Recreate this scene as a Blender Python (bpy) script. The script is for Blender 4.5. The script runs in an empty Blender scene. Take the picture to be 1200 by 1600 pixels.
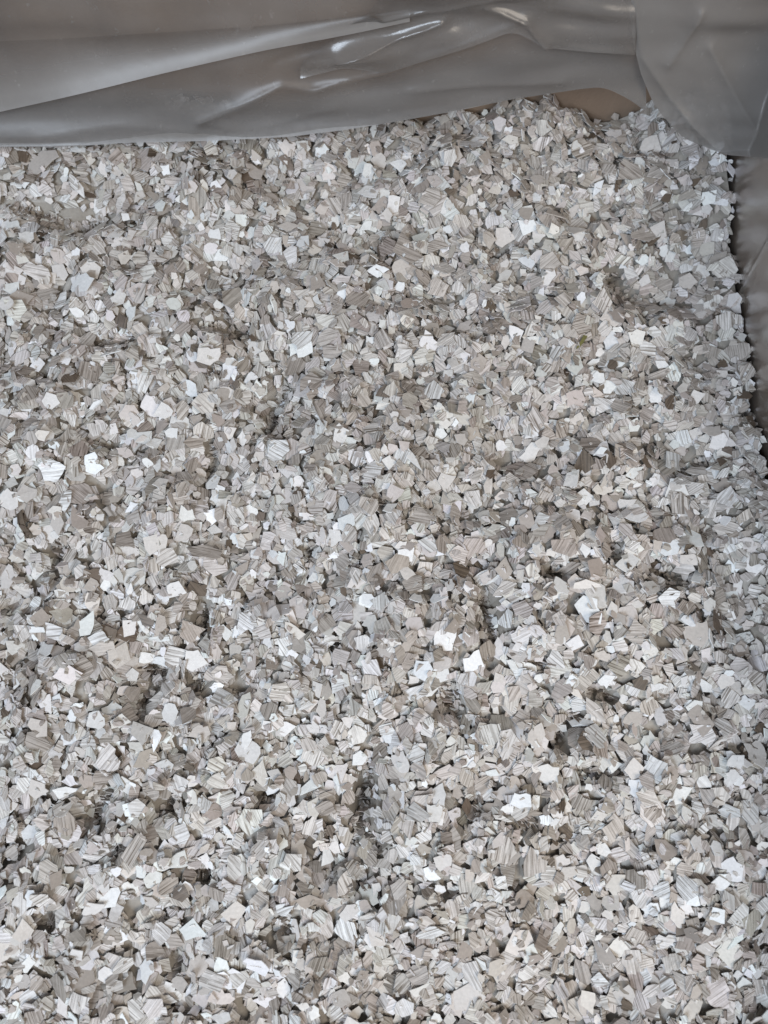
import bpy, math
import numpy as np
from mathutils import Matrix, Vector

rng = np.random.default_rng(11)
S = bpy.context.scene
COL = S.collection

# ------------------------------------------------------------------ camera
HZ = 0.160                      # level of the flakes above the floor of the box
CAM_H = 0.300                   # camera above the flakes
TILT = math.radians(12)
FPX = 1203.0                    # focal length in pixels of the 1200 x 1600 photograph
cam_d = bpy.data.cameras.new('camera')
cam_d.sensor_fit = 'HORIZONTAL'
cam_d.sensor_width = 36.0
cam_d.lens = 36.0 * FPX / 1200.0
cam_d.clip_start = 0.01
cam_d.clip_end = 50
cam_d.dof.use_dof = True
cam_d.dof.focus_distance = 0.305
cam_d.dof.aperture_fstop = 14.0
cam = bpy.data.objects.new('camera', cam_d)
cam.location = (0, 0, HZ + CAM_H)
cam.rotation_euler = (TILT, 0, 0)
COL.objects.link(cam)
S.camera = cam

# ------------------------------------------------------------------ light
W = bpy.data.worlds.new('World')
S.world = W
W.use_nodes = True
W.node_tree.nodes['Background'].inputs[0].default_value = (0.95, 0.96, 1.0, 1)
W.node_tree.nodes['Background'].inputs[1].default_value = 0.22

def area(name, loc, target, size, power, colour):
    d = bpy.data.lights.new(name, 'AREA')
    d.shape = 'RECTANGLE'
    d.size, d.size_y = size
    d.energy = power
    d.color = colour
    o = bpy.data.objects.new(name, d)
    o.location = loc
    o.rotation_euler = (Vector(target) - Vector(loc)).to_track_quat('-Z', 'Y').to_euler()
    COL.objects.link(o)
    return o

area('window_light', (-0.40, -0.50, HZ + 0.80), (-0.05, -0.05, HZ), (0.50, 0.40), 9.6, (0.75, 0.86, 1.0))
area('added_warm_fill', (0.40, -0.26, HZ + 0.70), (0.08, 0.0, HZ), (0.40, 0.4), 3.3, (1.0, 0.89, 0.76))  # warm fill added from the right to brighten the heap, no known lamp

S.view_settings.view_transform = 'Standard'
S.view_settings.look = 'None'
S.view_settings.gamma = 1.0
S.view_settings.exposure = 0.0
S.cycles.use_denoising = True
S.cycles.max_bounces = 8
S.cycles.transparent_max_bounces = 16

# ------------------------------------------------------------------ helpers
CT, ST = math.cos(TILT), math.sin(TILT)

def ray(px, py):
    u = (np.asarray(px, float) - 600) / FPX
    v = (800 - np.asarray(py, float)) / FPX
    return u, v * CT + ST, v * ST - CT

def on_level(px, py, z=0.0):
    """photograph pixel -> x, y on the level z (relative to the flakes)"""
    dx, dy, dz = ray(px, py)
    t = (z - CAM_H) / dz
    return dx * t, dy * t

def to_pixel(x, y, z=0.0):
    X, Y, Z = np.asarray(x, float), np.asarray(y, float), np.asarray(z, float) - CAM_H
    d = Y * ST - Z * CT
    up = Y * CT + Z * ST
    return 600 + FPX * X / d, 800 - FPX * up / d

def new_mat(name):
    m = bpy.data.materials.new(name)
    m.use_nodes = True
    nt = m.node_tree
    for n in list(nt.nodes):
        nt.nodes.remove(n)
    out = nt.nodes.new('ShaderNodeOutputMaterial')
    return m, nt, out

def node(nt, kind, **kw):
    n = nt.nodes.new(kind)
    for k, v in kw.items():
        if k.startswith('i_'):
            n.inputs[k[2:].replace('_', ' ')].default_value = v
        else:
            setattr(n, k, v)
    return n

def link_obj(name, mesh, mat=None, parent=None):
    o = bpy.data.objects.new(name, mesh)
    if mat is not None and len(mesh.materials) == 0:
        mesh.materials.append(mat)
    COL.objects.link(o)
    o.parent = parent
    if parent is not None:
        o.matrix_parent_inverse = Matrix.Translation(-parent.location)
    return o

def empty(name, loc, label, cat, group=None):
    o = bpy.data.objects.new(name, None)
    o.empty_display_size = 0.05
    o.location = loc
    COL.objects.link(o)
    o['label'] = label
    o['category'] = cat
    if group:
        o['group'] = group
    return o

# ------------------------------------------------------------------ materials
def flake_material():
    m, nt, out = new_mat('vinyl_flake')
    L = nt.links.new
    tone = node(nt, 'ShaderNodeAttribute', attribute_name='tone')
    fuv = node(nt, 'ShaderNodeAttribute', attribute_name='fuv')
    # broad bands and thin dark streaks, both running along one direction of each flake
    n1 = node(nt, 'ShaderNodeTexNoise', i_Scale=1.0, i_Detail=2.0, i_Roughness=0.55)
    L(fuv.outputs['Vector'], n1.inputs['Vector'])
    r1 = node(nt, 'ShaderNodeMapRange', i_From_Min=0.42, i_From_Max=0.60)
    L(n1.outputs['Fac'], r1.inputs['Value'])
    sc = node(nt, 'ShaderNodeVectorMath', operation='MULTIPLY')
    sc.inputs[1].default_value = (2.0, 1.0, 1.0)
    L(fuv.outputs['Vector'], sc.inputs[0])
    ad = node(nt, 'ShaderNodeVectorMath', operation='ADD')
    ad.inputs[1].default_value = (17.3, 5.1, 41.7)
    L(sc.outputs[0], ad.inputs[0])
    n2 = node(nt, 'ShaderNodeTexNoise', i_Scale=1.0, i_Detail=1.0, i_Roughness=0.5)
    L(ad.outputs[0], n2.inputs['Vector'])
    r2 = node(nt, 'ShaderNodeMapRange', i_From_Min=0.54, i_From_Max=0.63)
    L(n2.outputs['Fac'], r2.inputs['Value'])
    mx = node(nt, 'ShaderNodeMath', operation='MULTIPLY_ADD', use_clamp=True)
    mx.inputs[1].default_value = 0.50
    L(r1.outputs[0], mx.inputs[0])
    m2 = node(nt, 'ShaderNodeMath', operation='MULTIPLY')
    m2.inputs[1].default_value = 0.75
    L(r2.outputs[0], m2.inputs[0])
    L(m2.outputs[0], mx.inputs[2])
    am = node(nt, 'ShaderNodeMath', operation='MULTIPLY', use_clamp=True)
    L(mx.outputs[0], am.inputs[0])
    L(tone.outputs['Alpha'], am.inputs[1])
    dark = node(nt, 'ShaderNodeMix', data_type='RGBA', blend_type='MULTIPLY')
    dark.inputs['Factor'].default_value = 1.0
    L(tone.outputs['Color'], dark.inputs['A'])
    dark.inputs['B'].default_value = (0.24, 0.205, 0.17, 1)
    col = node(nt, 'ShaderNodeMix', data_type='RGBA')
    L(am.outputs[0], col.inputs['Factor'])
    L(tone.outputs['Color'], col.inputs['A'])
    L(dark.outputs['Result'], col.inputs['B'])
    # fine dust and scuffs
    geo = node(nt, 'ShaderNodeNewGeometry')
    n3 = node(nt, 'ShaderNodeTexNoise', i_Scale=900.0, i_Detail=3.0, i_Roughness=0.6)
    L(geo.outputs['Position'], n3.inputs['Vector'])
    r3 = node(nt, 'ShaderNodeMapRange', i_From_Min=0.3, i_From_Max=0.7, i_To_Min=0.90, i_To_Max=1.06)
    L(n3.outputs['Fac'], r3.inputs['Value'])
    c3 = node(nt, 'ShaderNodeVectorMath', operation='SCALE')
    L(col.outputs['Result'], c3.inputs[0])
    L(r3.outputs[0], c3.inputs['Scale'])
    bs = node(nt, 'ShaderNodeBsdfPrincipled', i_Roughness=0.46)
    bs.inputs['Specular IOR Level'].default_value = 0.5
    L(c3.outputs[0], bs.inputs['Base Color'])
    bp = node(nt, 'ShaderNodeBump', i_Strength=0.25, i_Distance=0.0002)
    L(n1.outputs['Fac'], bp.inputs['Height'])
    L(bp.outputs[0], bs.inputs['Normal'])
    L(bs.outputs[0], out.inputs[0])
    return m

def cardboard_material():
    m, nt, out = new_mat('brown_cardboard')
    L = nt.links.new
    tc = node(nt, 'ShaderNodeTexCoord')
    mp = node(nt, 'ShaderNodeMapping')
    mp.inputs['Scale'].default_value = (40, 40, 7)
    L(tc.outputs['Object'], mp.inputs[0])
    n = node(nt, 'ShaderNodeTexNoise', i_Scale=1.0, i_Detail=5.0, i_Roughness=0.6)
    L(mp.outputs[0], n.inputs['Vector'])
    cr = node(nt, 'ShaderNodeValToRGB')
    cr.color_ramp.elements[0].position = 0.3
    cr.color_ramp.elements[0].color = (0.26, 0.182, 0.130, 1)
    cr.color_ramp.elements[1].position = 0.72
    cr.color_ramp.elements[1].color = (0.37, 0.270, 0.195, 1)
    L(n.outputs['Fac'], cr.inputs[0])
    bs = node(nt, 'ShaderNodeBsdfPrincipled', i_Roughness=0.85)
    L(cr.outputs[0], bs.inputs['Base Color'])
    f = node(nt, 'ShaderNodeTexNoise', i_Scale=600.0, i_Detail=3.0)
    L(tc.outputs['Object'], f.inputs['Vector'])
    bp = node(nt, 'ShaderNodeBump', i_Strength=0.3, i_Distance=0.0005)
    L(f.outputs['Fac'], bp.inputs['Height'])
    L(bp.outputs[0], bs.inputs['Normal'])
    L(bs.outputs[0], out.inputs[0])
    return m

def film_material(name, haze, white, rough, gloss=0.5):
    """hazy polyethylene film: part see-through, part scattering, with a soft gloss"""
    m, nt, out = new_mat(name)
    L = nt.links.new
    tc = node(nt, 'ShaderNodeTexCoord')
    n = node(nt, 'ShaderNodeTexNoise', i_Scale=22.0, i_Detail=5.0, i_Roughness=0.62)
    L(tc.outputs['Object'], n.inputs['Vector'])
    hz = node(nt, 'ShaderNodeMapRange', i_From_Min=0.3, i_From_Max=0.7, i_To_Min=haze - 0.10, i_To_Max=haze + 0.10)
    L(n.outputs['Fac'], hz.inputs['Value'])
    # fine dust specks and rub marks
    sp = node(nt, 'ShaderNodeTexNoise', i_Scale=420.0, i_Detail=2.0)
    L(tc.outputs['Object'], sp.inputs['Vector'])
    sr = node(nt, 'ShaderNodeMapRange', i_From_Min=0.66, i_From_Max=0.78, i_To_Max=0.16)
    L(sp.outputs['Fac'], sr.inputs['Value'])
    dn = node(nt, 'ShaderNodeAttribute', attribute_name='film_haze')
    hd = node(nt, 'ShaderNodeMath', operation='MULTIPLY')
    L(hz.outputs[0], hd.inputs[0])
    L(dn.outputs['Fac'], hd.inputs[1])
    fac = node(nt, 'ShaderNodeMath', operation='ADD', use_clamp=True)
    L(hd.outputs[0], fac.inputs[0])
    L(sr.outputs[0], fac.inputs[1])
    tr = node(nt, 'ShaderNodeBsdfTransparent')
    tr.inputs[0].default_value = (0.93, 0.93, 0.93, 1)
    df = node(nt, 'ShaderNodeBsdfDiffuse')
    df.inputs[0].default_value = (white, white * 0.955, white * 0.915, 1)
    tl = node(nt, 'ShaderNodeBsdfTranslucent')
    tl.inputs[0].default_value = (white, white * 0.955, white * 0.915, 1)
    ms = node(nt, 'ShaderNodeMixShader')
    ms.inputs[0].default_value = 0.45
    L(df.outputs[0], ms.inputs[1])
    L(tl.outputs[0], ms.inputs[2])
    mh = node(nt, 'ShaderNodeMixShader')
    L(fac.outputs[0], mh.inputs[0])
    L(tr.outputs[0], mh.inputs[1])
    L(ms.outputs[0], mh.inputs[2])
    gl = node(nt, 'ShaderNodeBsdfGlossy', i_Roughness=rough)
    wn = node(nt, 'ShaderNodeTexNoise', i_Scale=60.0, i_Detail=4.0)
    L(tc.outputs['Object'], wn.inputs['Vector'])
    bp = node(nt, 'ShaderNodeBump', i_Strength=0.22, i_Distance=0.0015)
    L(wn.outputs['Fac'], bp.inputs['Height'])
    L(bp.outputs[0], gl.inputs['Normal'])
    fr = node(nt, 'ShaderNodeFresnel', i_IOR=1.5)
    L(bp.outputs[0], fr.inputs['Normal'])
    fm = node(nt, 'ShaderNodeMath', operation='MULTIPLY', use_clamp=True)
    fm.inputs[1].default_value = gloss * 2
    L(fr.outputs[0], fm.inputs[0])
    mg = node(nt, 'ShaderNodeMixShader')
    L(fm.outputs[0], mg.inputs[0])
    L(mh.outputs[0], mg.inputs[1])
    L(gl.outputs[0], mg.inputs[2])
    L(mg.outputs[0], out.inputs[0])
    return m

M_FLAKE = flake_material()
M_CARD = cardboard_material()
M_FILM = film_material('hazy_film', 0.36, 0.42, 0.34, 0.45)
M_DENSE = film_material('dense_film', 0.80, 0.36, 0.36, 0.42)
M_PLEAT = film_material('pleat_film', 0.66, 0.50, 0.36, 0.42)
M_SHINY = film_material('shiny_film', 0.40, 0.42, 0.20, 0.65)
M_CLEAR = film_material('thin_side_film', 0.13, 0.36, 0.30, 0.30)

# ------------------------------------------------------------------ cardboard box
X0, X1 = -0.270, 0.158          # inner faces of the box
Y0, Y1 = -0.225, 0.258
RIM = HZ + 0.085
TH = 0.005

def box_mesh(name, a, b, bev=0.0008):
    import bmesh
    bm = bmesh.new()
    bmesh.ops.create_cube(bm, size=1.0)
    for v in bm.verts:
        for k in range(3):
            v.co[k] = (a[k] + b[k]) / 2 + v.co[k] * (b[k] - a[k])
    bmesh.ops.bevel(bm, geom=list(bm.edges), offset=bev, segments=1, affect='EDGES')
    me = bpy.data.meshes.new(name)
    bm.to_mesh(me)
    bm.free()
    return me

box = empty('cardboard_box', (0, 0, 0), 'brown cardboard box with tall plain sides holding the flakes', 'box')
link_obj('bottom_panel', box_mesh('bottom_panel', (X0 - TH, Y0 - TH, 0), (X1 + TH, Y1 + TH, TH)), M_CARD, box)
e = 0.0006
link_obj('side_panel', box_mesh('side_panel', (X1, Y0 - TH, TH), (X1 + TH, Y1 + TH, RIM)), M_CARD, box)
link_obj('side_panel', box_mesh('side_panel', (X0 - TH, Y0 - TH, TH), (X0, Y1 + TH, RIM)), M_CARD, box)
link_obj('end_panel', box_mesh('end_panel', (X0 + e, Y1, TH), (X1 - e, Y1 + TH - e, RIM - e)), M_CARD, box)
link_obj('end_panel', box_mesh('end_panel', (X0 + e, Y0 - TH + e, TH), (X1 - e, Y0, RIM - e)), M_CARD, box)

# ------------------------------------------------------------------ plastic liner
def smooth_mesh(name, V, nu, nv, density=None):
    idx = np.arange(nu * nv).reshape(nv, nu)
    q = np.stack([idx[:-1, :-1], idx[:-1, 1:], idx[1:, 1:], idx[1:, :-1]], -1).reshape(-1, 4)
    me = bpy.data.meshes.new(name)
    me.vertices.add(len(V))
    me.vertices.foreach_set('co', V.astype(np.float32).ravel())
    me.loops.add(q.size)
    me.loops.foreach_set('vertex_index', q.astype(np.int32).ravel())
    me.polygons.add(len(q))
    me.polygons.foreach_set('loop_start', (np.arange(len(q)) * 4).astype(np.int32))
    me.polygons.foreach_set('loop_total', np.full(len(q), 4, np.int32))
    me.polygons.foreach_set('use_smooth', np.ones(len(q), bool))
    me.update()
    at = me.attributes.new('film_haze', 'FLOAT', 'POINT')
    at.data.foreach_set('value', (np.ones(len(V)) if density is None else density.ravel()).astype(np.float32))
    return me

def smooth_field(shape, sigma, r):
    a = r.standard_normal(shape)
    fy = np.fft.fftfreq(shape[0])[:, None]
    fx = np.fft.rfftfreq(shape[1])[None]
    sy, sx = (sigma, sigma) if np.isscalar(sigma) else sigma
    g = np.exp(-2 * (np.pi ** 2) * ((fy * sy) ** 2 + (fx * sx) ** 2))
    b = np.fft.irfft2(np.fft.rfft2(a) * g, s=shape)
    return b / b.std()

# the liner leans from just above the flakes up to the back wall
PROF = [(0.2235, 0.0085), (0.2470, 0.0420), (0.2530, 0.1250)]
_t = np.linspace(0, 1.0, 200)
_by = (1 - _t) ** 2 * PROF[0][0] + 2 * _t * (1 - _t) * PROF[1][0] + _t ** 2 * PROF[2][0]
_bz = (1 - _t) ** 2 * PROF[0][1] + 2 * _t * (1 - _t) * PROF[1][1] + _t ** 2 * PROF[2][1]
_bk = _by / (CAM_H - _bz)                       # slope of the sight line to each point
_ty, _tz = np.gradient(_by), np.gradient(_bz)
_tl = np.hypot(_ty, _tz)

def film_base(px, py):
    dx, dy, dz = ray(px, py)
    k = dy / -dz
    y = np.interp(k, _bk, _by)
    z = np.interp(k, _bk, _bz)
    # below the lowest point the film runs on level
    low = k < _bk[0]
    z = np.where(low, _bz[0], z)
    y = np.where(low, k * (CAM_H - _bz[0]), y)
    t = y / dy
    ny = np.interp(k, _bk, -_tz / _tl)
    nz = np.interp(k, _bk, _ty / _tl)
    return dx * t, y, z, ny, nz

def curve(pts):
    p = np.array(pts, float)
    return lambda x: np.interp(x, p[:, 0], p[:, 1])

def film_sheet(name, x0, x1, low, high, off, disp, mat, parent, nu=190, nv=80, label=None, thin=None):
    lo, hi = curve(low), curve(high)
    PX = np.linspace(x0, x1, nu)[None].repeat(nv, 0)
    T = np.linspace(0, 1, nv)[:, None].repeat(nu, 1)
    # soften the kinks of the edge line
    def sm(f):
        k = 9
        xs = PX[0]
        return np.mean([f(xs + d) for d in np.linspace(-14, 14, k)], 0)
    PY = sm(lo)[None] * (1 - T) + sm(hi)[None] * T
    x, y, z, ny, nz = film_base(PX, PY)
    d = off + disp(PX, PY, T)
    y = y + ny * d
    z = z + nz * d
    y = np.minimum(y, Y1 - 0.0025)
    x = np.minimum(x, X1 - 0.0015)
    x = np.maximum(x, X0 + 0.0015)
    V = np.stack([x, y, z + HZ], -1).reshape(-1, 3)
    o = link_obj(name, smooth_mesh(name, V, nu, nv, thin(PX, T) if thin else None), mat, parent)
    if label:
        o['label'] = label
    return o

def ridge(px, py, pts, width, h):
    """a soft crease along a polyline given in photograph pixels"""
    best = np.full(np.shape(px), 1e9)
    for (ax, ay), (bx, by) in zip(pts[:-1], pts[1:]):
        vx, vy = bx - ax, by - ay
        t = np.clip(((px - ax) * vx + (py - ay) * vy) / (vx * vx + vy * vy), 0, 1)
        best = np.minimum(best, np.hypot(px - ax - t * vx, py - ay - t * vy))
    return h * np.exp(-(best / width))

FR = np.random.default_rng(5)
F1 = smooth_field((220, 360), (7, 26), FR)
F2 = smooth_field((220, 360), (4, 9), FR)
F3 = smooth_field((220, 360), (14, 12), FR)

def field(F, px, py):
    i = np.clip((py + 260) / 3.0, 0, F.shape[0] - 1.01)
    j = np.clip((px + 240) / 4.5, 0, F.shape[1] - 1.01)
    i0, j0 = i.astype(int), j.astype(int)
    a, b = i - i0, j - j0
    return (F[i0, j0] * (1 - a) * (1 - b) + F[i0 + 1, j0] * a * (1 - b)
            + F[i0, j0 + 1] * (1 - a) * b + F[i0 + 1, j0 + 1] * a * b)

liner = empty('plastic_liner', (0, 0.24, HZ), 'hazy translucent plastic bag liner folded over along the back of the box', 'plastic bag')

HEM = [(-260, 226), (0, 229), (110, 229), (200, 223), (330, 220), (450, 214), (540, 203), (620, 190), (720, 172),
       (800, 155), (860, 146), (915, 138), (945, 136), (985, 156), (1030, 190), (1075, 214), (1130, 232), (1200, 240), (1330, 246)]
TOP = [(-300, -210), (1400, -210)]

def disp_main(px, py, t):
    d = 0.0010 * field(F1, px, py) + 0.0004 * field(F2, px, py) + 0.0008 * field(F3, px, py)
    d += ridge(px, py, [(310, 190), (440, 132), (490, 141), (600, 110), (720, 72), (830, 30)], 9, 0.0022)
    d += ridge(px, py, [(310, 190), (380, 205), (520, 170)], 12, 0.0010)
    d += ridge(px, py, [(820, 30), (850, 62), (920, 76), (985, 78)], 8, 0.0024)
    d += ridge(px, py, [(640, 140), (760, 132), (880, 128)], 7, 0.0010)
    d += ridge(px, py, [(60, 215), (180, 196), (300, 205)], 6, 0.0008)
    d -= ridge(px, py, [(430, 95), (560, 60), (700, 20)], 16, 0.0020)
    return d * np.clip(t * 6 + 0.25, 0, 1)

film_sheet('back_sheet', -340, 1010, HEM, TOP, 0.0, disp_main, M_FILM, liner, 260, 110)

# folded hem of the bag mouth: the film turns back under itself
def disp_hem(px, py, t):
    return -0.0022 * np.sin(np.clip(t, 0, 1) * math.pi / 2) + 0.0004 * field(F2, px, py) * np.clip(t * 6, 0, 1)
film_sheet('hem_fold', -340, 1010, HEM, [(a, b - 74 - 12 * math.sin(a * 0.01)) for a, b in HEM], 0.0, disp_hem, M_DENSE, liner, 200, 24,
           thin=lambda px, t: np.clip((1 - t) * 2.5, 0.0, 1))

# long flat pleat running down to the left
def disp_pleat(px, py, t):
    return 0.0020 + 0.0040 * (1 - t) ** 2 + 0.0005 * field(F1, px, py)
film_sheet('pleat', -340, 640, [(-260, 228), (0, 166), (120, 136), (240, 106), (420, 63), (600, 26), (650, 16)],
           [(-260, 80), (0, 60), (120, 55), (250, 46), (420, 34), (600, 14), (650, 8)], 0.0, disp_pleat, M_PLEAT, liner, 160, 40,
           thin=lambda px, t: np.clip((1 - t) * 1.25, 0.0, 1))  # haze fades upward, standing in for the light gradient across the fold

# crumpled fold in the middle
def disp_crumple(px, py, t):
    d = 0.0030 + 0.0014 * field(F2, px, py) * np.clip(t * 4, 0, 1) + 0.0012 * field(F1, px, py)
    d += ridge(px, py, [(530, 80), (600, 58), (690, 28)], 10, 0.0035)
    d += ridge(px, py, [(600, 20), (700, 0), (800, -20)], 12, 0.0030)
    d += ridge(px, py, [(760, 0), (820, 24), (850, 60)], 8, 0.0030)
    return d
film_sheet('crumpled_fold', 470, 990, [(460, 120), (540, 96), (600, 108), (720, 70), (800, 40), (860, 64), (1000, 78)],
           [(460, 112), (480, 80), (560, 20), (640, -60), (1000, -120)], 0.0, disp_crumple, M_SHINY, liner, 170, 70,
           thin=lambda px, t: np.clip((1 - t) * 1.8, 0.0, 1))

# broad fold hanging in the right hand corner, in front of the rest
def disp_corner(px, py, t):
    d = 0.0055 + 0.0016 * field(F3, px, py) + 0.0006 * field(F2, px, py)
    d += ridge(px, py, [(985, -40), (1000, 80), (1040, 140), (1075, 186), (1110, 222)], 12, 0.0030)
    d += ridge(px, py, [(1090, 0), (1060, 60), (1040, 90)], 8, 0.0020)
    d += ridge(px, py, [(1105, 60), (1150, 150), (1180, 205)], 16, 0.0026)
    return d
def corner_sheet():
    nu, nv = 110, 120
    T = np.linspace(0, 1, nv)[:, None].repeat(nu, 1)
    U = np.linspace(0, 1, nu)[None].repeat(nv, 0)
    low = curve([(940, 138), (985, 157), (1030, 191), (1075, 215), (1130, 233), (1200, 241), (1400, 250)])
    # left edge of the fold sweeps up from the hem to the top of the picture
    le = np.array([(1062, 200), (1040, 165), (1018, 130), (1000, 80), (988, 30), (980, -30), (972, -120), (968, -210)], float)
    tt = np.linspace(0, 1, len(le))
    lx = np.interp(T, tt, le[:, 0])
    ly = np.interp(T, tt, le[:, 1])
    rx = np.full_like(T, 1340.0)
    ry = 248 + (-210 - 248) * T
    PX = lx * (1 - U) + rx * U
    PY = ly * (1 - U) + ry * U
    hemy = low(PX)
    PY = PY * T ** 0.5 + hemy * (1 - T ** 0.5)
    x, y, z, ny, nz = film_base(PX, PY)
    d = disp_corner(PX, PY, T) * np.clip(0.45 + 2 * U, 0, 1)
    y, z = y + ny * d, z + nz * d
    y = np.minimum(y, Y1 - 0.0025)
    # where it meets the side of the box the film runs up against the panel
    k = np.minimum(1.0, (X1 - 0.0035 - 0.0006 * np.sin(PY * 0.05)) / np.maximum(x, 1e-6))
    x, y, z = x * k, y * k, CAM_H + (z - CAM_H) * k
    z = np.minimum(z, RIM - HZ - 0.002)
    V = np.stack([x, y, z + HZ], -1).reshape(-1, 3)
    link_obj('corner_fold', smooth_mesh('corner_fold', V, nu, nv), M_DENSE, liner)
corner_sheet()

# the film lying against the walls, wrinkled
def wall_film(name, axis, at, a0, a1, sign, seed):
    r = np.random.default_rng(seed)
    nu, nv = 200, 60
    A = np.linspace(a0, a1, nu)[None].repeat(nv, 0)
    Z = np.linspace(HZ - 0.05, RIM - 0.004, nv)[:, None].repeat(nu, 1)
    d = 0.0014 + 0.0004 * smooth_field((nv, nu), (22, 4), r) + 0.0004 * smooth_field((nv, nu), (9, 9), r)
    if name == 'right_film':
        for y0, slope, w, h in ((0.165, 0.30, 0.003, 0.0018), (0.210, -0.10, 0.006, 0.0010), (0.120, 0.20, 0.007, 0.0012)):
            d += h * np.exp(-((A - y0 - slope * (Z - HZ)) / w) ** 2)
    d = np.maximum(d, 0.0006)
    P = at + sign * d
    V = np.stack([P, A, Z] if axis == 0 else [A, P, Z], -1).reshape(-1, 3)
    link_obj('side_film', smooth_mesh('side_film', V, nu, nv), M_CLEAR, liner)
wall_film('right_film', 0, X1, Y0 + 0.004, Y1 - 0.004, -1, 1)
wall_film('left_film', 0, X0, Y0 + 0.004, Y1 - 0.004, 1, 2)
wall_film('front_film', 1, Y0, X0 + 0.004, X1 - 0.004, 1, 3)

# ------------------------------------------------------------------ the heap: its overall form
CELL = 0.0005
NX, NY = int((X1 - X0) / CELL), int((Y1 - Y0) / CELL)
gx = X0 + (np.arange(NX) + 0.5) * CELL
gy = Y0 + (np.arange(NY) + 0.5) * CELL
GX, GY = np.meshgrid(gx, gy)
GPX, GPY = to_pixel(GX, GY)

def blob(px, py, rx, ry, rot=0.0):
    c, s = math.cos(math.radians(rot)), math.sin(math.radians(rot))
    a = (GPX - px) * c - (GPY - py) * s
    b = (GPX - px) * s + (GPY - py) * c
    return np.exp(-((a / rx) ** 2 + (b / ry) ** 2))

HR = np.random.default_rng(3)
form = 0.0030 * smooth_field((NY, NX), 38, HR) + 0.0021 * smooth_field((NY, NX), 13, HR)
form += 0.009 * blob(640, 800, 260, 150) + 0.004 * blob(560, 1010, 180, 70) + 0.005 * blob(870, 1000, 120, 60)
form += 0.010 * blob(1330, 800, 150, 230) - 0.011 * blob(960, 150, 55, 30) - 0.004 * blob(980, 440, 110, 50)
form -= 0.003 * blob(120, 340, 160, 30) + 0.003 * blob(350, 700, 40, 120)
form -= 0.006 * np.exp(-((Y1 - GY) / 0.028) ** 2) * (GPX < 850)      # the heap falls away towards the back panel
# pits and cracks (px, py, rx, ry, rot, depth in mm)
PITS = [(110, 330, 38, 13, 10, 6), (35, 312, 34, 9, 0, 4), (175, 522, 28, 10, 10, 4), (350, 503, 34, 8, 0, 4),
        (430, 625, 10, 34, -20, 6), (322, 705, 8, 30, -10, 5), (165, 690, 14, 8, 0, 4), (742, 527, 10, 9, 0, 4),
        (985, 432, 28, 12, -30, 6), (965, 405, 22, 7, 0, 4), (595, 798, 7, 10, 0, 4), (860, 893, 16, 8, -30, 6),
        (960, 858, 8, 14, 20, 5), (1045, 893, 20, 9, -25, 6), (762, 962, 10, 30, 10, 7), (705, 1092, 13, 24, 15, 6),
        (945, 1082, 22, 8, -15, 6), (568, 1262, 11, 36, -12, 7), (588, 1322, 12, 9, -30, 5), (306, 965, 9, 18, 0, 6),
        (384, 932, 7, 6, 0, 4), (76, 860, 8, 18, -25, 5), (212, 1102, 11, 14, 0, 5), (257, 1263, 12, 12, 20, 6),
        (140, 1266, 14, 28, -25, 6), (175, 1330, 16, 7, 20, 4), (312, 1378, 15, 6, -20, 4), (60, 1442, 12, 11, 0, 5),
        (412, 1252, 12, 8, 20, 5), (440, 1458, 13, 13, 0, 5), (880, 1158, 8, 14, -15, 5), (930, 1212, 26, 6, 0, 4),
        (832, 1290, 12, 10, 0, 4), (752, 1262, 10, 14, 0, 4), (803, 1400, 5, 9, 0, 4), (968, 1470, 9, 6, 0, 4),
        (1100, 720, 24, 8, 30, 4), (890, 198, 16, 5, 0, 4), (1030, 212, 20, 6, 0, 5), (972, 300, 12, 10, 0, 4),
        (1190, 640, 8, 12, 0, 5), (1018, 487, 9, 8, 0, 4), (640, 520, 20, 6, 0, 3), (345, 478, 14, 5, 0, 4),
        (230, 1046, 20, 6, -15, 4), (300, 1062, 10, 14, -20, 4), (1042, 1100, 9, 12, 20, 4), (905, 1120, 6, 12, 20, 4),
        (700, 1400, 16, 6, 20, 3), (560, 1390, 12, 7, 0, 4), (268, 1510, 6, 16, 0, 4), (850, 1035, 10, 8, 0, 3),
        (480, 855, 7, 12, 0, 3), (1110, 830, 12, 10, 0, 4), (695, 395, 10, 7, 0, 3), (785, 380, 24, 8, 20, 4),
        (330, 575, 10, 9, 0, 4), (60, 578, 14, 7, 25, 5), (1085, 1330, 10, 6, 0, 3), (530, 1010, 8, 5, 0, 3)]
pit = np.zeros((NY, NX))
for (px, py, rx, ry, rot, dp) in PITS:
    e_ = 1.6 if dp >= 6 else 1.3
    b = blob(px, py, rx * e_, ry * e_, rot)
    form -= dp * 0.0020 * b
    pit = np.maximum(pit, b)
PITMASK = pit > 0.40
LAYER = 0.0052
H = form - LAYER
OWN = np.full((NY, NX), -1, np.int32)

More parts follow.
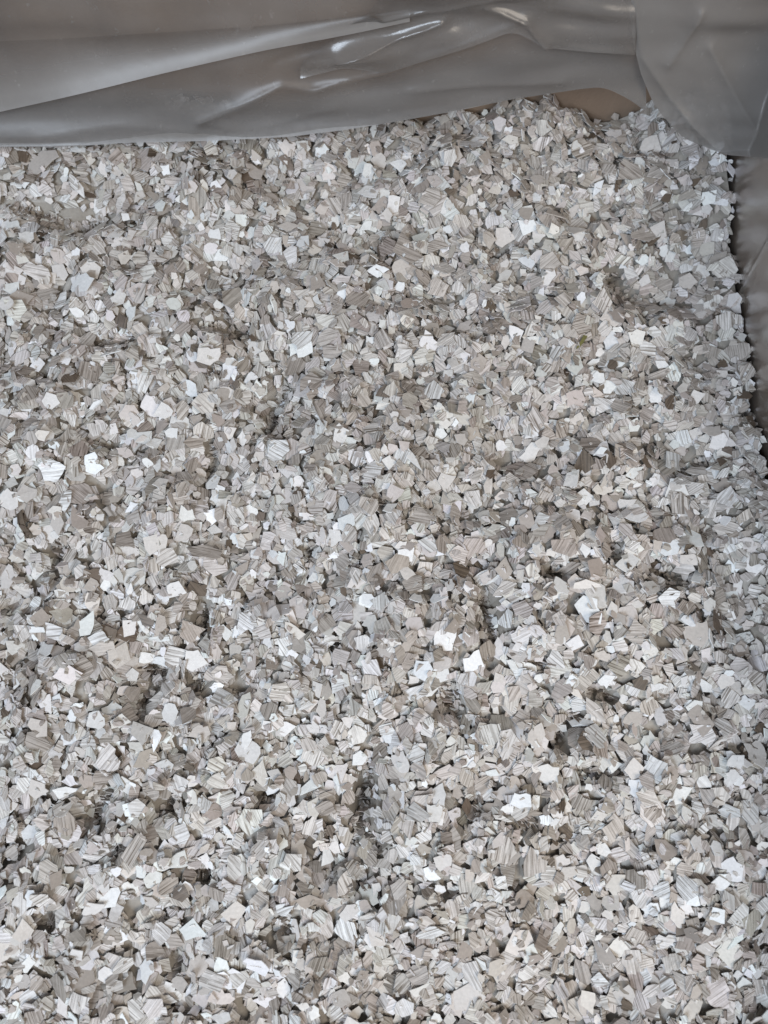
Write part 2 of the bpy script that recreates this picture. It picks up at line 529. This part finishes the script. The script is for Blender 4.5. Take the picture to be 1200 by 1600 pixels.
# ------------------------------------------------------------------ flake shapes
SR = np.random.default_rng(21)
SHAPES = []
for k in range(220):
    n = int(SR.choice([4, 4, 5, 5, 6, 6]))
    a = np.sort((np.arange(n) + SR.uniform(-0.33, 0.33, n)) * 2 * math.pi / n + SR.uniform(0, 6.28))
    r = SR.uniform(0.72, 1.12, n)
    if SR.random() < 0.22:
        r[SR.integers(n)] *= 0.55            # a bite out of the side
    P = np.stack([np.cos(a) * r, np.sin(a) * r], 1)
    asp = SR.uniform(0.52, 1.0)
    P[:, 1] *= asp
    Q = []
    for i in range(n):
        p, q = P[i], P[(i + 1) % n]
        ln = np.hypot(*(q - p))
        Q.append(p)
        if ln > 0.55:
            m = 2 if ln > 1.1 else 1
            nrm = np.array([q[1] - p[1], -(q[0] - p[0])]) / ln
            ragged = SR.choice([0.02, 0.09], p=[0.5, 0.5])
            for s in range(m):
                t = (s + 1) / (m + 1) + SR.uniform(-0.12, 0.12)
                Q.append(p + (q - p) * t + nrm * SR.normal(0, ragged))
    Q = np.array(Q)
    ang = np.arctan2(Q[:, 1], Q[:, 0])
    o = np.argsort(ang)
    Q = Q[o]
    ang = ang[o]
    # radius table for the footprint test
    tb = np.linspace(-math.pi, math.pi, 97)
    dirs = np.stack([np.cos(tb), np.sin(tb)], 1)
    rad = np.full(97, 0.05)
    for i in range(len(Q)):
        p, q = Q[i], Q[(i + 1) % len(Q)]
        den = dirs[:, 0] * (q[1] - p[1]) - dirs[:, 1] * (q[0] - p[0])
        with np.errstate(all='ignore'):
            t = (p[0] * (q[1] - p[1]) - p[1] * (q[0] - p[0])) / den
            u = (p[0] * dirs[:, 1] - p[1] * dirs[:, 0]) / den
        ok = (t > 0) & (u >= -1e-6) & (u <= 1 + 1e-6)
        rad = np.where(ok, np.maximum(rad, t), rad)
    SHAPES.append((Q, rad, float(Q[:, 0].max() - Q[:, 0].min()), float(Q[:, 1].max() - Q[:, 1].min())))

TONES = {'W': (0.75, 0.75, 0.745), 'C': (0.68, 0.650, 0.622), 'B': (0.555, 0.513, 0.475),
         'T': (0.405, 0.360, 0.322), 'D': (0.150, 0.115, 0.086), 'O': (0.20, 0.19, 0.07)}
FL = []      # every flake laid so far

def lay(x, y, shp, sx, sy, rot, tone, stripe, sang, freq, tilt=None, thick=0.00028, sink=88, jitter=0.19, fixed=False, maxpit=0.22, lift=0.0):
    """let one flake come to rest on what already lies there; returns False if the spot is refused"""
    Q, rad, _, _ = SHAPES[shp]
    R = max(sx, sy) * 1.25
    i0, i1 = int((y - R - Y0) / CELL), int((y + R - Y0) / CELL) + 2
    j0, j1 = int((x - R - X0) / CELL), int((x + R - X0) / CELL) + 2
    i0, j0, i1, j1 = max(i0, 0), max(j0, 0), min(i1, NY), min(j1, NX)
    dx = GX[i0:i1, j0:j1] - x
    dy = GY[i0:i1, j0:j1] - y
    c, s = math.cos(rot), math.sin(rot)

    def mask(A):
        B = np.linalg.inv(A)
        a = (B[0, 0] * dx + B[0, 1] * dy) / sx
        b = (B[1, 0] * dx + B[1, 1] * dy) / sy
        k = ((np.arctan2(b, a) + math.pi) * (96 / (2 * math.pi)) + 0.5).astype(np.int32)
        return a * a + b * b < rad[k] ** 2

    h = H[i0:i1, j0:j1]
    if tilt is None:
        mk = mask(np.array([[c, -s], [s, c]]))
        if mk.sum() < 3:
            return False
        if not fixed and PITMASK[i0:i1, j0:j1][mk].mean() > maxpit:
            return False
        hx, X_, Y_ = h[mk], dx[mk], dy[mk]
        mxx, myy = X_.mean(), Y_.mean()
        hm = hx - hx.mean()
        ga = (hm * (X_ - mxx)).sum() / (((X_ - mxx) ** 2).sum() + 1e-9)
        gb = (hm * (Y_ - myy)).sum() / (((Y_ - myy) ** 2).sum() + 1e-9)
        g = math.hypot(ga, gb)
        lim = 0.95
        if g > lim:
            ga, gb = ga * lim / g, gb * lim / g
        ga += rng.normal(0, jitter)
        gb += rng.normal(0, jitter)
    else:
        ga, gb = tilt
    nrm = np.array([-ga, -gb, 1.0])
    nrm /= np.linalg.norm(nrm)
    u = np.array([c, s, ga * c + gb * s])
    u /= np.linalg.norm(u)
    v = np.cross(nrm, u)
    mk = mask(np.array([[u[0], v[0]], [u[1], v[1]]]))
    if mk.sum() < 2:
        return False
    pl = ga * dx + gb * dy
    z0 = np.percentile(h[mk] - pl[mk], sink) + lift
    top = pl + z0 + thick
    upd = mk & (top > h)
    fid = len(FL)
    h[upd] = top[upd]
    OWN[i0:i1, j0:j1][upd] = fid
    FL.append(dict(c=(x, y, z0), u=u, v=v, n=nrm, shp=shp, sx=sx, sy=sy, tone=tone, stripe=stripe, sang=sang,
                   freq=freq, thick=thick, curl=rng.normal(0, 0.035), curl2=rng.normal(0, 0.02), seed=rng.uniform(0, 90)))
    return True

KEYS = np.array(['W', 'C', 'B', 'T', 'D'])
def random_look():
    k = str(rng.choice(KEYS, p=[0.16, 0.37, 0.305, 0.15, 0.015]))
    t = np.array(TONES[k]) * rng.uniform(0.90, 1.08) * (1 + rng.normal(0, 0.012, 3))
    st = 0.0
    if rng.random() < (0.45 if k == 'W' else 0.76):
        st = rng.uniform(0.5, 1.0)
    return k, np.clip(t, 0.03, 0.82), st, rng.uniform(0, math.pi), rng.uniform(0.8, 1.6)

def random_flake(lo=0.0011, hi=0.0060, med=0.0023, sig=0.42, **kw):
    r = float(np.clip(med * math.exp(rng.normal(0, sig)), lo, hi))
    x, y = rng.uniform(X0 + r * 0.65 + 0.001, X1 - r * 0.65 - 0.001), rng.uniform(Y0 + r * 0.65 + 0.001, Y1 - r * 0.65 - 0.001)
    k, t, st, sa, fq = random_look()
    return lay(x, y, int(rng.integers(len(SHAPES))), r, r, rng.uniform(0, 6.283), (k, t), st, sa, fq, **kw)

# deep layers, then the upper ones
for _ in range(15800):
    random_flake(med=0.0030, sig=0.35, jitter=0.16, maxpit=0.32)

def in_pits(count):
    spots = np.argwhere(PITMASK)
    for _ in range(count):
        i, j = spots[rng.integers(len(spots))]
        k, t, st, sa, fq = random_look()
        r = rng.uniform(0.0012, 0.0026)
        lay(float(gx[j]), float(gy[i]), int(rng.integers(len(SHAPES))), r, r, rng.uniform(0, 6.283), (k, t), st, sa, fq,
            fixed=True, jitter=0.3, sink=60)
in_pits(1500)
# flakes standing on edge in the pits, like cards in a row
def stand_in_pits(r0, r1, steep, sink, per):
    for (px, py, rx, ry, rot, dp) in PITS:
        x, y = on_level(px, py)
        big = max(rx, ry) / 3920
        along = math.radians(rot if rx > ry else rot + 90)
        rowdir = np.array([math.cos(along), math.sin(along)])
        lean = -math.pi / 2 + rng.normal(0, 0.6)
        n = int(2 + big / per)
        for k in range(n):
            t = (k / max(n - 1, 1) - 0.5) * 2 * big
            p = np.array([x, y]) + rowdir * t + rng.normal(0, 0.0008, 2)
            st = math.tan(math.radians(rng.uniform(*steep)))
            ln = lean + rng.normal(0, 0.25)
            kk, tt, sp, sa, fq = random_look()
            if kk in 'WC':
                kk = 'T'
                tt = np.array(TONES['T']) * rng.uniform(0.7, 1.0)  # browner undersides, also darkened in colour to deepen the shade of the pits
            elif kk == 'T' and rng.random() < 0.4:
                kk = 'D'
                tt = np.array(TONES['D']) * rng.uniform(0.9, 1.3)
            r = rng.uniform(r0, r1)
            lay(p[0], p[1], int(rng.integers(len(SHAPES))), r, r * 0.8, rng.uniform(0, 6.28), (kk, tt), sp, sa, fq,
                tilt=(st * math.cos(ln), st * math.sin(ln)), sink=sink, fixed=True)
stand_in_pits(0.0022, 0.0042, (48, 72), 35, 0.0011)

for _ in range(18000):
    random_flake(lo=0.0013, med=0.0031, sig=0.38)

# the flakes that stand out in the photograph: px, py, length, width, turn, tone, stripe direction (None = plain)
SEEN = [
 (67,255,60,38,20,'B',None),(115,286,26,17,-55,'W',-40),(222,280,28,22,30,'C',40),(257,267,18,16,0,'W',None),(278,300,30,18,0,'B',5),
 (43,373,22,22,0,'W',None),(25,388,24,22,0,'T',None),(152,385,32,20,-40,'C',-45),(337,368,20,18,0,'W',None),(245,403,26,18,0,'C',0),
 (130,445,52,30,0,'W',None),(77,462,34,28,20,'B',35),(97,470,30,24,90,'W',0),(187,470,34,20,80,'W',None),(215,463,36,20,55,'T',55),
 (122,490,28,14,-20,'W',None),(33,468,36,22,0,'T',None),(10,475,30,22,0,'C',None),(103,547,22,20,0,'W',0),(137,533,38,24,75,'C',75),
 (220,517,26,18,-40,'C',-45),(88,567,32,16,5,'T',5),(47,617,34,30,40,'T',-55),(80,628,28,28,0,'C',None),(227,600,34,22,70,'W',70),
 (257,643,34,28,0,'C',None),(287,647,30,28,60,'C',60),(243,697,28,22,20,'W',None),(273,677,20,18,0,'W',None),(217,655,26,18,40,'W',40),
 (302,695,34,20,20,'T',20),(378,687,26,20,80,'C',None),(342,478,18,16,0,'W',None),(335,570,34,30,0,'C',None),
 (523,323,34,30,80,'C',-60),(562,232,34,28,80,'B',60),(593,257,32,26,80,'C',None),(623,265,28,18,0,'W',None),(702,247,26,24,75,'W',75),
 (757,247,40,24,80,'B',None),(677,310,34,30,0,'B',-25),(603,347,22,22,0,'B',None),(638,392,52,34,-60,'T',-25),(680,385,32,26,0,'B',-10),
 (693,420,34,30,0,'C',30),(588,422,36,20,0,'W',None),(660,435,34,22,-30,'T',-30),(497,440,34,28,60,'T',None),(433,387,30,28,0,'W',55),
 (448,355,34,20,0,'B',None),(557,473,36,32,0,'T',40),(470,533,38,30,20,'W',45),(513,527,40,26,10,'B',5),(520,550,30,24,0,'T',-5),
 (630,553,34,22,20,'C',20),(747,570,28,24,80,'T',None),(783,383,32,30,0,'B',None),(482,600,36,30,0,'T',-15),(677,613,34,30,70,'W',70),
 (638,603,34,26,60,'T',60),(587,670,34,22,0,'C',0),(568,627,30,24,-60,'B',-50),(647,723,40,14,-60,'W',None),(657,710,40,28,60,'B',55),
 (745,698,30,20,90,'W',0),(720,687,22,22,0,'C',None),(433,703,36,34,0,'W',-30),(627,450,18,15,0,'W',None),(667,490,22,16,0,'W',None),
 (698,363,22,14,-20,'W',None),(447,318,22,14,80,'W',None),
 (982,268,40,38,0,'B',-40),(948,268,28,24,80,'C',60),(863,333,58,30,40,'B',None),(1013,237,36,32,80,'B',None),(1023,270,32,30,0,'C',35),
 (1120,297,32,22,-70,'W',-60),(1005,367,54,28,15,'B',25),(1020,380,28,12,20,'D',20),(857,413,32,30,0,'B',35),(950,422,46,20,15,'W',15),
 (1035,445,30,26,0,'B',25),(1072,442,28,26,0,'B',None),(943,473,40,28,65,'C',65),(880,470,32,28,0,'C',-40),(907,507,34,32,0,'B',20),
 (1138,503,40,30,0,'C',90),(1017,523,26,18,0,'W',10),(1010,547,28,26,0,'W',0),(1032,570,28,14,-10,'W',None),(1017,487,28,24,0,'T',None),
 (1183,540,34,26,0,'T',20),(1167,587,34,34,60,'B',60),(1172,657,34,20,-15,'D',0),(1045,630,24,16,70,'D',60),(972,607,32,28,0,'W',-60),
 (933,592,22,20,0,'W',None),(940,633,36,26,20,'C',-40),(1022,592,44,16,20,'B',20),(877,673,34,26,-60,'T',-60),(883,698,20,18,60,'W',None),
 (1087,622,24,22,0,'C',None),(1110,675,30,26,0,'B',None),(825,542,32,22,80,'B',None),(870,553,26,24,0,'W',60),(910,535,40,7,55,'O',None),
 (1063,752,28,20,0,'W',35),(1083,740,30,22,-20,'C',-20),(1120,723,34,16,60,'D',None),(972,787,28,20,20,'C',None),(963,807,26,18,80,'W',None),
 (1057,787,36,30,90,'B',90),(843,813,24,22,0,'W',0),(878,820,38,30,60,'B',30),(915,858,22,18,90,'W',None),(890,888,44,20,20,'T',30),
 (1075,877,30,20,0,'B',None),(873,917,28,22,-30,'W',None),(918,915,42,14,0,'C',None),(1017,920,44,22,30,'W',None),(1045,935,32,32,0,'W',0),
 (1072,947,34,26,0,'T',45),(993,990,42,32,90,'B',0),(1047,990,40,28,-30,'T',-35),(1088,990,42,40,0,'B',None),(1108,997,34,14,-70,'W',None),
 (937,1025,32,20,0,'B',None),(868,1032,34,26,-60,'C',-40),(1040,1020,20,14,0,'W',None),(1180,1060,32,28,0,'C',30),(1027,1073,32,18,0,'W',None),
 (1170,1097,30,24,0,'W',None),(1140,1090,34,28,60,'C',60),(1090,1125,46,28,-70,'T',None),(927,1107,46,22,-50,'B',-45),(930,1150,38,30,-60,'W',-45),
 (903,1127,40,16,5,'W',None),(993,1123,34,22,0,'B',None),(1047,1167,36,32,0,'C',30),(1133,1137,34,24,-40,'C',-40),(837,1148,40,28,70,'C',None),
 (850,1057,18,10,0,'W',None),
 (85,737,40,36,0,'W',10),(17,782,38,34,0,'C',None),(47,775,36,30,0,'B',None),(107,785,34,20,85,'W',5),(93,815,32,26,80,'B',None),
 (243,850,36,34,0,'C',None),(287,833,36,28,20,'B',None),(337,830,26,18,0,'W',None),(320,863,54,22,-10,'T',-10),(263,873,36,34,0,'C',40),
 (208,810,34,20,10,'B',10),(172,942,26,26,0,'B',-70),(200,947,26,26,0,'C',70),(240,907,28,20,-60,'C',-60),(273,920,30,28,0,'C',None),
 (62,967,30,28,80,'T',None),(65,985,28,12,0,'W',None),(177,967,22,16,15,'W',15),(230,970,28,16,-20,'D',-20),(153,997,32,22,10,'W',20),
 (163,1013,38,24,5,'B',5),(228,1028,28,18,0,'W',None),(255,1035,28,24,0,'W',None),(303,1033,36,34,0,'C',None),(262,1073,40,28,-60,'C',-45),
 (347,1088,42,32,-20,'W',-25),(348,1053,36,24,0,'B',-10),(293,1117,34,30,40,'T',40),(267,1113,32,24,-60,'W',None),(313,1145,34,22,0,'B',None),
 (340,1135,28,18,-10,'W',-10),(67,1137,30,28,0,'B',None),(35,1157,34,26,20,'T',25),(115,1118,22,18,80,'W',None),(388,1153,28,16,85,'W',None),
 (302,730,34,24,0,'T',85),
 (62,1232,36,34,0,'B',None),(107,1237,40,18,0,'W',None),(98,1263,38,24,45,'W',40),(48,1300,38,22,0,'W',None),(213,1327,46,22,65,'C',65),
 (125,1317,22,14,20,'W',None),(177,1400,38,28,50,'W',None),(150,1415,40,26,20,'C',None),(235,1408,26,24,0,'B',None),(87,1377,30,22,80,'T',None),
 (283,1395,26,24,0,'D',30),(270,1380,36,28,30,'B',30),(368,1423,40,36,0,'C',None),(340,1397,38,28,20,'T',85),(240,1483,30,28,0,'T',-5),
 (275,1465,30,28,0,'T',0),(230,1517,36,24,-70,'W',None),(193,1507,34,24,30,'W',30),(315,1478,20,16,-30,'W',None),(333,1530,44,24,-10,'C',-10),
 (283,1537,30,22,0,'B',None),(123,1567,34,32,0,'B',80),(37,1453,32,30,80,'C',None),(103,1503,50,20,10,'T',10),(347,1590,30,16,10,'W',None),
 (563,1183,30,24,70,'W',None),(653,1180,34,24,80,'W',20),(605,1140,26,25,0,'W',20),(480,1102,26,20,0,'W',30),(503,1108,30,18,85,'B',None),
 (460,1345,34,32,0,'W',-45),(512,1337,28,20,80,'W',None),(647,1270,38,30,-20,'W',-25),(680,1270,28,26,80,'W',None),(512,1263,34,26,0,'T',30),
 (500,1217,28,24,0,'C',-70),(570,1317,22,14,80,'W',None),(607,1307,34,28,40,'C',40),(540,1377,38,28,80,'C',-60),(480,1407,44,20,0,'T',None),
 (440,1420,36,22,30,'W',30),(543,1450,38,36,0,'W',-70),(673,1455,44,26,20,'W',20),(585,1467,38,24,-25,'B',None),(627,1537,38,30,20,'W',30),
 (653,1523,38,34,60,'T',30),(533,1560,30,24,0,'C',None),(737,1523,46,30,-60,'C',-60),(773,1433,40,30,-30,'C',-30),(753,1227,34,28,30,'T',30),
 (693,1347,28,26,0,'B',None),(627,1387,34,30,40,'C',40),
 (1023,1198,36,32,0,'W',55),(990,1203,34,30,80,'C',None),(815,1252,32,24,-10,'W',None),(865,1283,18,16,30,'W',None),(1013,1248,40,28,-20,'C',-20),
 (960,1297,42,36,60,'B',-60),(880,1300,34,20,-40,'D',-40),(835,1347,44,36,80,'B',90),(940,1325,22,20,0,'W',None),(855,1363,34,30,0,'W',-10),
 (927,1347,26,22,80,'W',None),(1123,1380,30,28,0,'W',None),(1035,1387,34,28,40,'W',40),(1075,1387,36,32,-50,'W',-50),(1057,1430,40,24,-80,'C',None),
 (987,1503,42,32,-80,'B',-80),(1007,1500,28,22,0,'C',10),(1033,1465,30,24,0,'C',-5),(943,1488,44,28,-60,'T',None),(910,1517,46,28,-75,'T',-75),
 (1083,1460,28,18,-20,'D',None),(1103,1455,16,12,0,'W',None),(1040,1537,30,26,0,'W',40),(938,1533,30,22,0,'W',10),(817,1543,36,26,35,'C',35),
 (1153,1190,30,20,0,'W',None),(1143,1218,36,22,80,'C',None),(1172,1267,40,30,80,'W',-50),(1103,1243,34,26,-60,'T',-60),(820,1400,38,26,0,'T',None),
 (575,938,26,18,0,'W',None),(650,935,20,18,0,'W',None),(680,935,30,18,10,'W',None),(610,795,26,20,20,'W',None),(657,805,44,30,-10,'B',-10),
 (690,850,32,24,85,'T',85),(667,847,30,24,-40,'W',-40),(538,792,30,18,-60,'W',None),(577,790,32,28,0,'C',60),(522,843,30,28,0,'C',None),
 (535,880,34,30,-40,'B',-40),(585,895,34,24,65,'T',65),(788,892,36,26,60,'B',None),(610,722,26,22,0,'W',None),(698,750,28,26,0,'B',None),
 (740,780,30,28,-60,'B',-60),
]
ORDER = np.random.default_rng(8).permutation(len(SEEN))
ASP = np.array([s[3] / s[2] for s in SHAPES])
for q in ORDER:
    px, py, ln, wd, rot, k, sang = SEEN[q]
    x, y = on_level(px, py, 0.0)
    for _ in range(3):
        x, y = on_level(px, py, float(H[min(max(int((y - Y0) / CELL), 0), NY - 1), min(max(int((x - X0) / CELL), 0), NX - 1)]))
    dist = math.sqrt(x * x + y * y + CAM_H ** 2)
    sc = 1.04 * dist * math.cos(math.atan2(math.hypot(px - 600, py - 800), FPX)) / FPX
    cand = np.argsort(np.abs(ASP - wd / ln) + 0.05 * rng.random(len(ASP)))[:24]
    shp = int(rng.choice(cand))
    sx = ln * sc / SHAPES[shp][2]
    sy = wd * sc / SHAPES[shp][3]
    t = np.clip(np.array(TONES[k]) * rng.uniform(0.95, 1.06), 0.03, 0.82)
    st = 0.0 if sang is None else rng.uniform(0.6, 1.0)
    r = math.radians(rot)
    lay(float(x), float(y), shp, sx, sy, r, (k, t), st, (math.radians(sang) - r) if sang is not None else 0.0,
        rng.uniform(0.8, 1.35), sink=90, jitter=0.12, fixed=True)
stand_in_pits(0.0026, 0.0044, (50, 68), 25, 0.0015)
# small bits that lie over the edges of the larger ones
NSEEN = len(FL)
for _ in range(1800):
    random_flake(lo=0.0007, hi=0.0030, med=0.0015, sig=0.4, jitter=0.16, maxpit=0.5)

# ------------------------------------------------------------------ flakes -> meshes
def flake_verts(f):
    Q = SHAPES[f['shp']][0]
    n = len(Q)
    a = np.concatenate([Q[:, 0], [0.0]]) * f['sx']
    b = np.concatenate([Q[:, 1], [0.0]]) * f['sy']
    R = max(f['sx'], f['sy'])
    w = (f['curl'] * a * a + f['curl2'] * a * b) / R * 1.6
    th = f['thick']
    cs, sn = math.cos(f['sang']), math.sin(f['sang'])
    al, ac = a * cs + b * sn, -a * sn + b * cs          # along and across the stripes
    uv = np.stack([ac * 1000 * f['freq'], al * 1000 * 0.07, np.full(n + 1, f['seed'])], 1)
    top = np.stack([a, b, w + th], 1)
    bot = np.stack([a, b, w], 1)
    L = np.concatenate([top, bot[:n]])
    UV = np.concatenate([uv, uv[:n]])
    t = np.arange(n)
    t2 = (t + 1) % n
    F = np.concatenate([
        np.stack([np.full(n, n), t, t2], 1),                          # top fan
        np.stack([t, n + 1 + t, n + 1 + t2], 1), np.stack([t, n + 1 + t2, t2], 1)])  # rim
    fan = np.stack([np.full(n - 2, n + 1), n + 1 + t[2:], n + 1 + t[1:-1]], 1)   # underside
    return L, UV, np.concatenate([F, fan]), n

def build_mesh(name, parts):
    """parts: list of (verts, uv, tris, tone rgba)"""
    V, U, F, T = [], [], [], []
    base = 0
    for v, u, f, t in parts:
        V.append(v); U.append(u); F.append(f + base)
        T.append(np.tile(t, (len(v), 1)))
        base += len(v)
    V, U, F, T = map(np.concatenate, (V, U, F, T))
    me = bpy.data.meshes.new(name)
    me.vertices.add(len(V))
    me.vertices.foreach_set('co', V.astype(np.float32).ravel())
    me.loops.add(F.size)
    me.loops.foreach_set('vertex_index', F.astype(np.int32).ravel())
    me.polygons.add(len(F))
    me.polygons.foreach_set('loop_start', (np.arange(len(F)) * 3).astype(np.int32))
    me.polygons.foreach_set('loop_total', np.full(len(F), 3, np.int32))
    me.polygons.foreach_set('use_smooth', np.zeros(len(F), bool))
    me.update()
    at = me.attributes.new('fuv', 'FLOAT_VECTOR', 'POINT')
    at.data.foreach_set('vector', U.astype(np.float32).ravel())
    at = me.attributes.new('tone', 'FLOAT_COLOR', 'POINT')
    at.data.foreach_set('color', T.astype(np.float32).ravel())
    me.materials.append(M_FLAKE)
    return me

# which flakes show most inside the picture
HP, HQ = to_pixel(GX, GY, H)
hem_at = np.interp(HP, [p[0] for p in HEM], [p[1] for p in HEM])
inside = (HP > 4) & (HP < 1196) & (HQ < 1596) & (HQ > hem_at + 4) & (OWN >= 0)
cnt = np.bincount(OWN[inside], minlength=len(FL))
seen_any = np.bincount(OWN[OWN >= 0], minlength=len(FL))
chosen = set(int(i) for i in np.argsort(-cnt)[:300])

def rgba(f):
    return np.array([*f['tone'][1], f['stripe']])

parts = []
for i, f in enumerate(FL):
    if i in chosen:
        continue
    x, y, z = f['c']
    ii = min(max(int((y - Y0) / CELL), 0), NY - 1)
    jj = min(max(int((x - X0) / CELL), 0), NX - 1)
    if seen_any[i] == 0 and H[ii, jj] - z > 0.0045:
        continue                                    # buried out of sight
    L, UV, F, n = flake_verts(f)
    Rm = np.stack([f['u'], f['v'], f['n']], 1)
    parts.append((L @ Rm.T + np.array([x, y, z + HZ]), UV, F, rgba(f)))
# the packed body of the heap below the loose flakes
st = 8
ys, xs = np.arange(0, NY, st), np.arange(0, NX, st)
B = np.stack([GX[np.ix_(ys, xs)], GY[np.ix_(ys, xs)], form[np.ix_(ys, xs)] - LAYER - 0.0015 + HZ], -1)
nv_, nu_ = B.shape[:2]
idx = np.arange(nu_ * nv_).reshape(nv_, nu_)
q = np.concatenate([np.stack([idx[:-1, :-1], idx[:-1, 1:], idx[1:, 1:]], -1).reshape(-1, 3),
                    np.stack([idx[:-1, :-1], idx[1:, 1:], idx[1:, :-1]], -1).reshape(-1, 3)])
parts.append((B.reshape(-1, 3), np.zeros((nu_ * nv_, 3)), q, np.array([0.36, 0.33, 0.29, 0.0])))
heap = link_obj('flake_heap', build_mesh('flake_heap', parts))
heap['kind'] = 'stuff'
heap['label'] = 'deep heap of small cream, beige and taupe flakes filling the box'
heap['category'] = 'flakes'

# ------------------------------------------------------------------ the 300 flakes that show largest, each a thing
COLOUR = {'W': 'white', 'C': 'cream', 'B': 'beige', 'T': 'taupe', 'D': 'dark brown', 'O': 'olive'}
ROWS = [(330, 'just below the plastic hem'), (520, 'in the upper part'), (720, 'above the middle'), (930, 'at mid height'),
        (1130, 'below the middle'), (1370, 'in the lower part'), (9999, 'near the bottom edge')]
COLS = [(200, 'far left'), (420, 'left'), (620, 'left of centre'), (810, 'right of centre'), (1010, 'right'), (9999, 'far right')]
NTH = {2: ['upper of two', 'lower of two'], 3: ['uppermost of three', 'middle of three', 'lowest of three']}
info = {}
for i in chosen:
    f = FL[i]
    px, py = to_pixel(*f['c'])
    Q, _, w, h = SHAPES[f['shp']]
    l1, l2 = sorted((w * f['sx'], h * f['sy']))
    shape = 'elongated' if l2 / l1 > 1.7 else ('oblong' if l2 / l1 > 1.3 else 'blocky')
    look = f"{COLOUR[f['tone'][0]]} {'striped' if f['stripe'] > 0 else 'plain'} {shape} flake"
    where = next(t for b, t in ROWS if py < b) + ', ' + next(t for b, t in COLS if px < b)
    info[i] = (look, where, float(py))
tally = {}
for i, (look, where, py) in info.items():
    tally.setdefault((look, where), []).append((py, i))
for (look, where), lst in tally.items():
    lst.sort()
    for r, (py, i) in enumerate(lst):
        lab = f'{look} {where}'
        if len(lst) in NTH:
            lab += ', ' + NTH[len(lst)][r]
        elif len(lst) > 3:
            lab += f", {['first', 'second', 'third', 'fourth', 'fifth', 'sixth', 'seventh', 'eighth'][min(r, 7)]} from top"
        f = FL[i]
        L, UV, F, n = flake_verts(f)
        o = link_obj('flake', build_mesh('flake', [(L, UV, F, rgba(f))]))
        m = Matrix(np.stack([f['u'], f['v'], f['n']], 1).tolist()).to_4x4()
        x, y, z = f['c']
        m.translation = (x, y, z + HZ)
        o.matrix_world = m
        o['label'] = lab
        o['category'] = 'flake'
        o['group'] = 'larger flakes lying uppermost on the heap'
print('flakes', len(FL), 'kept', len(parts), 'tris', sum(len(p[2]) for p in parts))
